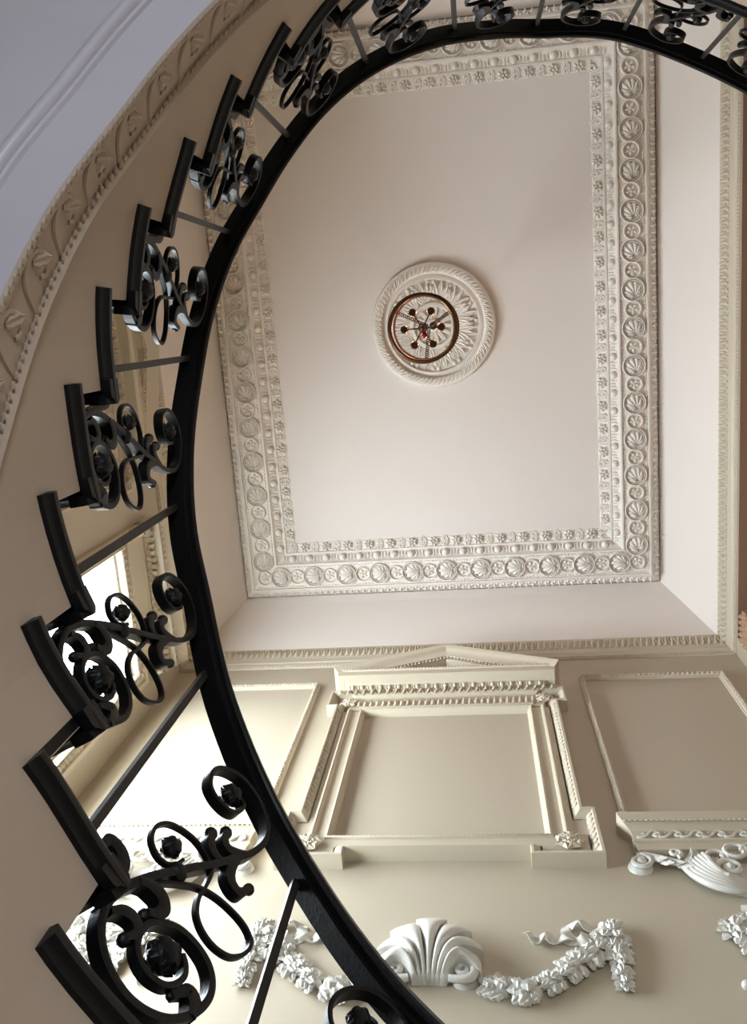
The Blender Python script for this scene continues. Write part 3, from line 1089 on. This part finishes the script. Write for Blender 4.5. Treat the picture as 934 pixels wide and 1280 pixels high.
def garland(s, label):
    X = lambda a: XM + s * a
    t = thing('garland', label, 'garland', back(X(.5), 3.4, 0))
    swag = cat([Vector(p) for p in ((.225, 3.225), (.30, 3.185), (.40, 3.172), (.50, 3.215), (.60, 3.30), (.70, 3.40), (.79, 3.53))], 8)
    L = [0]
    for i in range(1, len(swag)): L.append(L[-1] + (swag[i] - swag[i - 1]).length)
    n = 6
    for k in range(n):
        d_ = L[-1] * (k + .45) / n
        i = next(j for j in range(len(L)) if L[j] >= d_)
        i = min(max(i, 1), len(swag) - 1)
        tg = (swag[i] - swag[i - 1])
        ang = math.atan2(tg.y, s * tg.x) + PI
        put_cluster(t, X(swag[i].x), swag[i].y, ang, .92 + .10 * math.sin(k * 2.1), i=k)
    for k, (a, z, sc, an) in enumerate(((.805, 3.555, .75, PI / 2), (.815, 3.47, .85, -PI / 2 - .1 * s), (.812, 3.38, .80, -PI / 2), (.81, 3.29, .66, -PI / 2 + .05 * s), (.808, 3.215, .55, -PI / 2))):
        put_cluster(t, X(a), z, an, sc, i=k + 1)
    m = MB()
    m.tube([back(X(p.x), p.y, .014) for p in swag], .014, 6, up=(0, 1, 0))
    m.build('swag_stem', 'ornament', t, smooth=60)
    # ribbon bow
    rb = [cat([Vector(p) for p in q], 7) for q in (((.80, 3.545), (.73, 3.555), (.67, 3.585), (.61, 3.565), (.60, 3.51), (.66, 3.475), (.71, 3.505)), ((.62, 3.49), (.56, 3.475), (.51, 3.50), (.46, 3.485), (.42, 3.52)))]
    for q in rb:
        m = MB()
        nn = len(q)
        rs = []
        for i, p in enumerate(q):
            tg = (q[min(i + 1, nn - 1)] - q[max(i - 1, 0)]).normalized()
            nr = Vector((-tg.y, tg.x))
            w = .022 + .006 * math.sin(i * .7)
            o = .022 + .014 * math.sin(i * .55)
            c = [(-w, o - .012), (-w, o - .004), (w, o + .012), (w, o + .004)]
            rs.append([back(X(p.x + nr.x * a), p.y + nr.y * a, max(.002, b)) for a, b in c])
        m.rings(rs)
        m.build('ribbon', 'ornament', t, smooth=50)
    return t


garland(1, 'white stucco leaf garland with ribbon swinging right from the scallop shell')
garland(-1, 'white stucco leaf garland with ribbon swinging left from the scallop shell, behind the railing')


def trophy(xc, s, label):
    t = thing('leaf_trophy', label, 'wall ornament', back(xc, 3.4, 0))
    rnd = random.Random(5)
    k = 0
    for (a, z) in ((-.19, 3.55), (-.10, 3.60), (.0, 3.57), (.10, 3.60), (.19, 3.55), (-.14, 3.47), (-.04, 3.49), (.05, 3.48), (.14, 3.46), (-.10, 3.38), (.0, 3.40), (.10, 3.37), (-.05, 3.30), (.05, 3.29), (.0, 3.22)):
        put_cluster(t, xc + a * s, z, -PI / 2 + rnd.uniform(-.6, .6) + a * 2 * s, 1.05, o=.014, i=k)
        k += 1
    m = MB()
    m.tube([back(xc - .13 * s, 3.70, .018), back(xc - .02 * s, 3.68, .03), back(xc + .11 * s, 3.72, .018)], [.016, .024, .016], 8, up=(0, 1, 0))
    m.build('ribbon_knot', 'ornament', t, smooth=60)
    for sg in (-1, 1):
        m = MB()
        m.ball(back(xc + sg * .245, 3.22, .02), .022, 10, 6)
        m.build('berry', 'ornament', t, smooth=60)
    return t


trophy(1.22, 1, 'white stucco leaf bunch on the back wall under the right carved hood')
trophy(-1.842, -1, 'white stucco leaf bunch on the back wall under the left carved hood')

# carved capital in the recess on the right wall
cap = thing('carved_capital', 'tan carved capital at the far end of the terracotta recess on the right wall', 'capital', (XR + .06, 2.45, CZ + 6.2))
mb = MB()
mb.box((XR - .0, 2.34, CZ + 6.10), (XR + .14, 2.585, CZ + 6.66))
mb.build('block', 'tan', cap)
lb = MB()
for i in range(5):
    for j in range(5):
        lb.leaf((XR + .0, 2.36 + .048 * i + (.012 if j % 2 else 0), CZ + 6.12 + .10 * j), (-.1, .1, 1), (-1, 0, 0), .10, .024, .25, .5, 4)
lb.build('leaf_carving', 'tan', cap, kind='stuff')

# ------------------------------------------------------------------ staircase
P = {-14: (1.03, -.36), -13: (1.03, -.17), -12: (1.03, .02), -11: (1.03, .21), -10: (1.02, .4), -9: (.98, .58), -8: (.91, .75), -7: (.81, .9), -6: (.68, 1.03), -5: (.53, 1.13), -4: (.36, 1.2), -3: (.18, 1.23), -2: (0, 1.22), -1: (-.18, 1.175), 0: (-.33, 1.1), 1: (-.46, 1.0), 2: (-.579, .835), 3: (-.663, .652), 4: (-.737, .497), 5: (-.774, .314), 6: (-.78, .128), 7: (-.769, -.062), 8: (-.727, -.2475), 9: (-.659, -.414), 10: (-.578, -.586), 11: (-.472, -.752), 12: (-.345, -.89), 13: (-.19, -1.0), 14: (-.02, -1.08), 15: (.13, -1.13), 16: (.31, -1.165), 17: (.49, -1.165), 18: (.67, -1.14), 19: (.84, -1.08), 20: (1.0, -1.005), 21: (1.16, -.92), 22: (1.31, -.83), 23: (1.47, -.73), 24: (1.63, -.64), 25: (1.79, -.55), 26: (1.95, -.47), 27: (2.11, -.39)}
KMIN, KMAX = -14, 27


def Pk(k):
    i = min(max(math.floor(k), KMIN + 1), KMAX - 2)
    t = k - i
    p0, p1, p2, p3 = [Vector(P[j]) for j in (i - 1, i, i + 1, i + 2)]
    return .5 * (2 * p1 + (p2 - p0) * t + (2 * p0 - 5 * p1 + 4 * p2 - p3) * t * t + (3 * p1 - p0 - 3 * p2 + p3) * t ** 3)


def Nk(k):
    d_ = (Pk(min(k + .3, KMAX - 1)) - Pk(max(k - .3, KMIN + 1))).normalized()
    return Vector((d_.y, -d_.x))


def edge(k, o): return Pk(k) + Nk(k) * o


def outer(k):
    """where the flight meets the walls of the hall"""
    p, n = Pk(k), Nk(k)
    ts = []
    if n.x < -1e-6: ts.append((XL - p.x) / n.x)
    if n.x > 1e-6: ts.append((XR - p.x) / n.x)
    if n.y < -1e-6: ts.append((YF - p.y) / n.y)
    if n.y > 1e-6: ts.append((YB - p.y) / n.y)
    return p + n * (min(ts) - .002)


RISE = .175
hk = lambda k: 1.18 + RISE * (min(k, 16) - 2)          # tread level above the eye
nose = lambda k: 1.18 + RISE * (min(k, 16.0) - 2)
FO = .025                                              # face of the string behind the nosing
hbot = lambda k: max(nose(k) - .60, -CZ + .004)
hmid = lambda k: max(nose(k) - .42, -CZ + .005)
V3 = lambda p, z: (p.x, p.y, CZ + z)
K0, K1 = -12, 16
stair = thing('staircase', 'curved cantilevered staircase with dark wooden treads and plastered string winding round the well', 'staircase', (P[-12][0], P[-12][1], 0))
KE = 26.0

# treads with moulded nosings
tprof = [(.055, -.019), (.022, -.019), (.016, -.016), (.012, -.008), (.008, -.005), (.001, .0), (.0, .010), (.003, .018), (.010, .025), (.055, .025)]
for k in range(K0, K1):
    h = hk(k)
    ks = [k - .0 + 1.30 * i / 6 for i in range(7)]
    mb = MB()
    rs = []
    for kk in ks: rs.append([V3(edge(kk, o), h + z) for o, z in tprof])
    mb.rings(rs)
    # the front nosing runs outwards from the inner corner to the wall
    pin, pout = edge(k, .002), outer(k)
    tg = (Pk(k + .2) - Pk(k - .2)).normalized()
    rs = []
    for q in (pin, pout):
        rs.append([V3(q + tg * (o - .0), h + z) for o, z in tprof])
    mb.rings(rs)
    # board
    a, b, c, d_ = edge(k, .02) + tg * .02, outer(k) + tg * .02, outer(k + 1.12), edge(k + 1.12, .02)
    mb.add([V3(a, h + .025), V3(b, h + .025), V3(c, h + .025), V3(d_, h + .025), V3(a, h - .004), V3(b, h - .004), V3(c, h - .004), V3(d_, h - .004)], [(0, 1, 2, 3), (7, 6, 5, 4), (0, 4, 5, 1), (1, 5, 6, 2), (2, 6, 7, 3), (3, 7, 4, 0)])
    mb.build('tread', 'wood', stair, smooth=30)
    mb = MB()
    a, b = edge(k + .18, FO), outer(k) + tg * .035
    hl = h - RISE + .02 if k > K0 else -CZ
    w = tg * .02
    mb.add([V3(a, h - .004), V3(b, h - .004), V3(b, hl), V3(a, hl), V3(a + w, h - .004), V3(b + w, h - .004), V3(b + w, hl), V3(a + w, hl)], [(0, 1, 2, 3), (4, 7, 6, 5), (0, 3, 7, 4), (1, 5, 6, 2), (0, 4, 5, 1), (3, 2, 6, 7)])
    mb.build('riser', 'wood', stair)

# landing with the same nosing
mb = MB()
h = hk(16)
ks = np.linspace(16, KE - .1, 36)
mb.rings([[V3(edge(kk, o), h + z) for o, z in tprof] for kk in ks])
pin, pout = edge(16, .002), outer(16)
tg = (Pk(16.2) - Pk(15.8)).normalized()
mb.rings([[V3(q + tg * o, h + z) for o, z in tprof] for q in (pin, pout)])
mb.build('landing_nosing', 'wood', stair, smooth=30)
mb = MB()
ks = np.linspace(16.1, KE - .1, 24)
ri = [edge(kk, .02) for kk in ks]
ro_ = [Vector((p.x, YF + .002)) for p in ri]
ro_[-1] = Vector((XR - .002, YF + .002))
ri[-1] = Vector((XR - .002, ri[-1].y))
n = len(ri)
mb.rings([[V3(ri[i], h + .025), V3(ro_[i], h + .025), V3(ro_[i], h - .02), V3(ri[i], h - .02)] for i in range(n)])
mb.build('landing_floor', 'wood', stair)
mb = MB()
a, b = edge(16.18, FO), outer(16) + tg * .035
w = tg * .02
mb.add([V3(a, h - .004), V3(b, h - .004), V3(b, h - RISE), V3(a, h - RISE), V3(a + w, h - .004), V3(b + w, h - .004), V3(b + w, h - RISE), V3(a + w, h - RISE)], [(0, 1, 2, 3), (4, 7, 6, 5), (0, 3, 7, 4), (1, 5, 6, 2), (0, 4, 5, 1), (3, 2, 6, 7)])
mb.build('riser', 'wood', stair)

# plaster string: plain face stepped under the treads, then the relief band
mb = MB()
for k in range(K0, 26):
    for i in range(4):
        ka, kb = k + .17 + i / 4, k + .17 + (i + 1) / 4
        if kb > KE: continue
        ta = (hk(k) if k < 16 else hk(16)) - .012
        a, b = edge(ka, FO), edge(kb, FO)
        mb.quad(V3(a, min(ta, ta)), V3(b, ta), V3(b, min(hmid(kb), ta)), V3(a, min(hmid(ka), ta)))
        if i == 0 and k > K0 and k <= 16:
            pass
mb.build('string_face', 'string', stair, smooth=60)
band = [(-.0, 0), (-.007, -.006), (-.010, -.014), (-.005, -.022), (-.002, -.026), (.003, -.032), (.003, -.152), (-.002, -.158), (-.004, -.166), (-.002, -.176), (.006, -.180)]
mb = MB()
kk = np.linspace(K0 + 2.5, KE - .1, 150)
rs = []
for k in kk:
    z0 = hmid(k)
    rs.append([V3(edge(k, FO + o), max(z0 + z, -CZ + .002)) for o, z in band])
mb.rings(rs, closed_ring=False, cap=False)
bandobj = mb.build('string_cornice', 'string', stair, smooth=40)
# curling leaves in the band
cv = MB()
cv.tube([(p.x, p.y, .004) for p in cat([Vector(q) for q in ((-.055, -.045), (-.050, .015), (-.020, .045), (.022, .040), (.040, .008), (.022, -.018), (.002, -.008))], 5)], [.008] * 16 + [.006] * 15, 6, up=(0, 0, 1))
cv.leaf((.0, .03, 0), (.7, -.5, 0), (0, 0, 1), .075, .016, .05, .5, 5)
cv.dome((.012, .006, 0), (.018, 0, 0), (0, .018, 0), (0, 0, .010), 8, 2)
S_cv = Stamp('leaf_scroll', cv, 'string', 50)
for i in range(34):
    k = 1.2 + .56 * i
    if k > 21: break
    p = edge(k, FO + .004)
    n_ = Nk(k)
    t2 = (edge(k + .2, FO) - edge(k - .2, FO))
    sl = (hmid(k + .2) - hmid(k - .2))
    a_ = Vector((t2.x, t2.y, sl)).normalized()
    o_ = Vector((-n_.x, -n_.y, 0))
    o_ = (o_ - a_ * o_.dot(a_)).normalized()
    S_cv.put(bandobj, frame_matrix(V3(p, hmid(k) - .092), a_, o_.cross(a_), o_) @ Matrix.Diagonal((1, 1, .62, 1)))
dn = MB()
for i in range(260):
    k = 1.0 + .085 * i
    if k > 22: break
    for dz, sz in ((-.036, .005), (-.176, .005)):
        p = edge(k, FO - .002)
        q = V3(p, hmid(k) + dz)
        n_ = Nk(k)
        tg2 = Vector((n_.y, -n_.x, 0))
        dn.dome(q, tg2 * .011, Vector((0, 0, sz)), Vector((-n_.x, -n_.y, 0)) * .004, 5, 2)
dn.build('bead_border', 'string', stair, kind='stuff')
# soffit with its raised rib
sp_ = [(.006, 0.), (.105, .004), (.110, -.006), (.117, -.006), (.120, -.016), (.126, -.023), (.134, -.025), (.142, -.021), (.146, -.012), (.148, -.005), (.154, -.004), (.158, .004), (.30, .010)]
mb = MB()
kk = np.linspace(-9.5, 16.0, 140)
rs = []
for k in kk:
    z = hbot(k)
    po = outer(k)
    rs.append([V3(edge(k, FO + o), z + dz) for o, dz in sp_] + [V3(Pk(k).lerp(po, .6), z + .01), V3(po, z + .01)])
kk2 = np.linspace(16.2, KE - .1, 40)
for k in kk2:
    z = hbot(k)
    p = edge(k, .3)
    row = [V3(edge(k, FO + o), z + dz) for o, dz in sp_]
    row += [V3(Vector((p.x, (p.y + YF) / 2)), z + .01), V3(Vector((p.x if k < KE - .3 else XR, YF)), z + .01)]
    rs.append(row)
mb.rings(rs, closed_ring=False, cap=False)
mb.build('soffit', 'soffit', stair, smooth=50)

# ------------------------------------------------------------------ railing
BO = .090                                              # bars stand this far behind the nosing
hr = lambda k: 1.98 + RISE * (k - 2.35)
def hrail(k):
    top = 1.98 + RISE * 14
    h_ = hr(k)
    e = .06
    return top - (math.sqrt((top - h_) ** 2 + e * e) + (top - h_)) / 2 if True else min(h_, top)
railing = thing('stair_railing', 'black wrought iron stair railing with scroll panels and an ebonised handrail', 'railing', (P[-12][0], P[-12][1], CZ + hk(-12)))
bars_k = [2 * j + .35 for j in range(-6, 13)]
kk = np.linspace(-11.9, 25.6, 240)
core = [(-.030, 0), (.022, 0), (.022, .014), (-.030, .014)]
hand = [(-.046, .014), (-.050, .020), (-.046, .028), (-.049, .036), (-.044, .052), (-.028, .064), (.0, .066), (.018, .060), (.026, .046), (.024, .034), (.028, .024), (.024, .014)]
for nm, pr, m in (('core_rail', core, 'iron'), ('handrail', hand, 'rail')):
    mb = MB()
    mb.rings([[V3(edge(k, BO + o), hrail(k) + z) for o, z in pr] for k in kk])
    mb.build(nm, m, railing, smooth=35)


def bar(k):
    mb = MB()
    p, n_ = edge(k, BO), Nk(k)
    tg = Vector((n_.y, -n_.x))
    h0 = hk(max(math.floor(k), K0)) + .02
    w = .0085
    mb.rings([[V3(p + n_ * (w * a) + tg * (w * b), z) for a, b in ((-1, -1), (1, -1), (1, 1), (-1, 1))] for z in (h0, hrail(k) + .002)])
    mb.build('baluster', 'bar', railing)


for k in bars_k: bar(k)

# scroll panel drawn once in (s along, z up, o across), traced as bent flat iron
def rib(pts, w0, w1, t0=.0075, t1=None, m=5, bulge=0.):
    t1 = t1 or t0
    q = cat([Vector((a, b)) for a, b in pts], m)
    n = len(q)
    rs = []
    for i, p in enumerate(q):
        tg = (q[min(i + 1, n - 1)] - q[max(i - 1, 0)]).normalized()
        nr = Vector((-tg.y, tg.x))
        u = i / (n - 1)
        w, t = w0 + (w1 - w0) * u, (t0 + (t1 - t0) * u) * (1 + bulge * math.sin(PI * u) ** 2 * (1 + .25 * math.sin(9 * u)))
        rs.append([(p.x + nr.x * a * t / 2, b * w / 2, p.y + nr.y * a * t / 2) for a, b in ((-1, -1), (-.6, -1.0), (.6, -1), (1, -1), (1, 1), (-1, 1))][:0] or
                  [(p.x + nr.x * t / 2 * a, w / 2 * b, p.y + nr.y * t / 2 * a) for a, b in ((-1, -.85), (0, -1), (1, -.85), (1, .85), (0, 1), (-1, .85))])
    mb = MB()
    mb.rings(rs)
    return mb


SX, SZ = .1986, 1.805
L_ = lambda pts: [(a - SX, b - SZ) for a, b in pts]
big = L_([(.321, 1.284), (.315, 1.249), (.312, 1.208), (.307, 1.172), (.294, 1.141), (.272, 1.116), (.243, 1.099), (.21, 1.092), (.175, 1.098), (.141, 1.117), (.115, 1.147), (.099, 1.18), (.093, 1.215), (.101, 1.246), (.121, 1.267), (.153, 1.277), (.185, 1.275), (.215, 1.258), (.235, 1.234), (.241, 1.204), (.234, 1.178), (.218, 1.161), (.195, 1.155), (.168, 1.163), (.152, 1.182), (.145, 1.206), (.150, 1.226), (.162, 1.240)])
curl = L_([(.187, 1.693), (.174, 1.682), (.18, 1.648), (.2, 1.630), (.232, 1.629), (.258, 1.648), (.266, 1.689), (.252, 1.725), (.22, 1.750), (.187, 1.755), (.155, 1.745), (.126, 1.722), (.107, 1.692), (.100, 1.655), (.107, 1.612), (.122, 1.570), (.144, 1.529), (.177, 1.469), (.21, 1.417), (.23, 1.383), (.262, 1.331), (.284, 1.287), (.300, 1.250), (.309, 1.212), (.311, 1.185)])
loop = L_([(.271, 1.303), (.247, 1.333), (.22, 1.362), (.187, 1.392), (.152, 1.409), (.113, 1.415), (.074, 1.41), (.052, 1.389), (.057, 1.354), (.08, 1.323), (.112, 1.312), (.143, 1.318), (.166, 1.338), (.176, 1.371), (.174, 1.404), (.174, 1.443), (.182, 1.467), (.2, 1.479), (.229, 1.487), (.263, 1.48), (.291, 1.462), (.306, 1.43), (.301, 1.397), (.279, 1.377), (.257, 1.378), (.241, 1.394), (.233, 1.419)])


def knob_leaf(pts, w0, w1, t0, kr):
    mb = rib(L_(pts), w0, w1, t0 * .8, t0 * .7, 6, .9)
    x, z = L_([pts[-1]])[0]
    mb.ball((x, 0, z), kr, 10, 6)
    i = len(pts) // 2
    return mb


def rosette_mb(c, R_):
    x, z = L_([c])[0]
    mb = MB()
    mb.ball((x, 0, z), R_, 18, 9, lambda th, ph: .86 + .16 * abs(math.sin(3 * ph + 2 * th)) + .05 * math.sin(7 * th))
    for k in range(7):
        q = 2 * PI * k / 7
        for sd in (-1, 1):
            mb.leaf((x + .2 * R_ * math.cos(q), sd * R_ * .55, z + .2 * R_ * math.sin(q)), (math.cos(q), -sd * .35, math.sin(q)), (0, sd, 0), R_ * .95, R_ * .38, -.25, .5, 4)
    return mb


protos = [('big_scroll', rib(big, .034, .022, .016, .010), 'iron'), ('stem', rib(curl, .028, .030, .008, .017), 'iron'), ('loop', rib(loop, .015, .013, .0075), 'iron'),
          ('rosette', rosette_mb((.187, 1.213), .030), 'iron'), ('rosette', rosette_mb((.262, 1.424), .020), 'iron'), ('rosette', rosette_mb((.206, 1.688), .024), 'iron'),
          ('leaf', knob_leaf([(.165, 1.490), (.188, 1.490), (.204, 1.510), (.207, 1.540)], .030, .026, .016, .0135), 'iron'),
          ('leaf', knob_leaf([(.125, 1.565), (.160, 1.535), (.180, 1.545), (.181, 1.578)], .030, .026, .016, .0135), 'iron'),
          ('leaf', knob_leaf([(.140, 1.535), (.144, 1.490), (.134, 1.466), (.110, 1.462), (.092, 1.500)], .028, .028, .018, .012), 'iron'),
          ('leaf', knob_leaf([(.285, 1.285), (.266, 1.297), (.241, 1.299), (.226, 1.282), (.230, 1.262), (.246, 1.248)], .034, .030, .020, .012), 'iron'),
          ('leaf', knob_leaf([(.300, 1.191), (.281, 1.213), (.258, 1.217), (.245, 1.201), (.256, 1.178)], .030, .024, .017, .012), 'iron'),
          ('leaf', knob_leaf([(.110, 1.150), (.114, 1.180), (.128, 1.190), (.150, 1.162)], .034, .016, .020, .007), 'iron'),
          ('leaf', knob_leaf([(.314, 1.245), (.321, 1.286), (.338, 1.307), (.362, 1.308), (.367, 1.280)], .034, .030, .020, .013), 'iron')]
cl = MB()
x, z = L_([(.232, 1.380)])[0]
cl.ball((x, 0, z), .021, 10, 6)
protos.append(('collar', cl, 'iron'))
stamps = [Stamp(n_, mb, m, 45) for n_, mb, m in protos]


def scroll_panel(ka, kb):
    pa, pb = edge(ka, BO), edge(kb, BO)
    za, zb = hrail(ka), hrail(kb)
    c = (pa + pb) / 2
    u = pb - pa
    L = u.length
    u = u / L
    org = Vector((c.x, c.y, CZ + (za + zb) / 2))
    o = None
    ax = Vector((u.x, u.y, 0))
    n3 = Vector((0, 0, 1)).cross(ax)
    m = Matrix((ax * (L / .397), n3, Vector((0, 0, 1)))).transposed().to_4x4()
    m.translation = org
    root = stamps[0].put(railing, m)
    root.name = 'scroll_panel'
    for S in stamps[1:]:
        q = S.put(root, Matrix.Translation(org))
        q.matrix_basis = Matrix.Identity(4)
    return root


for a, b in zip(bars_k[:-1], bars_k[1:]):
    if -4 < a < 21: scroll_panel(a, b)
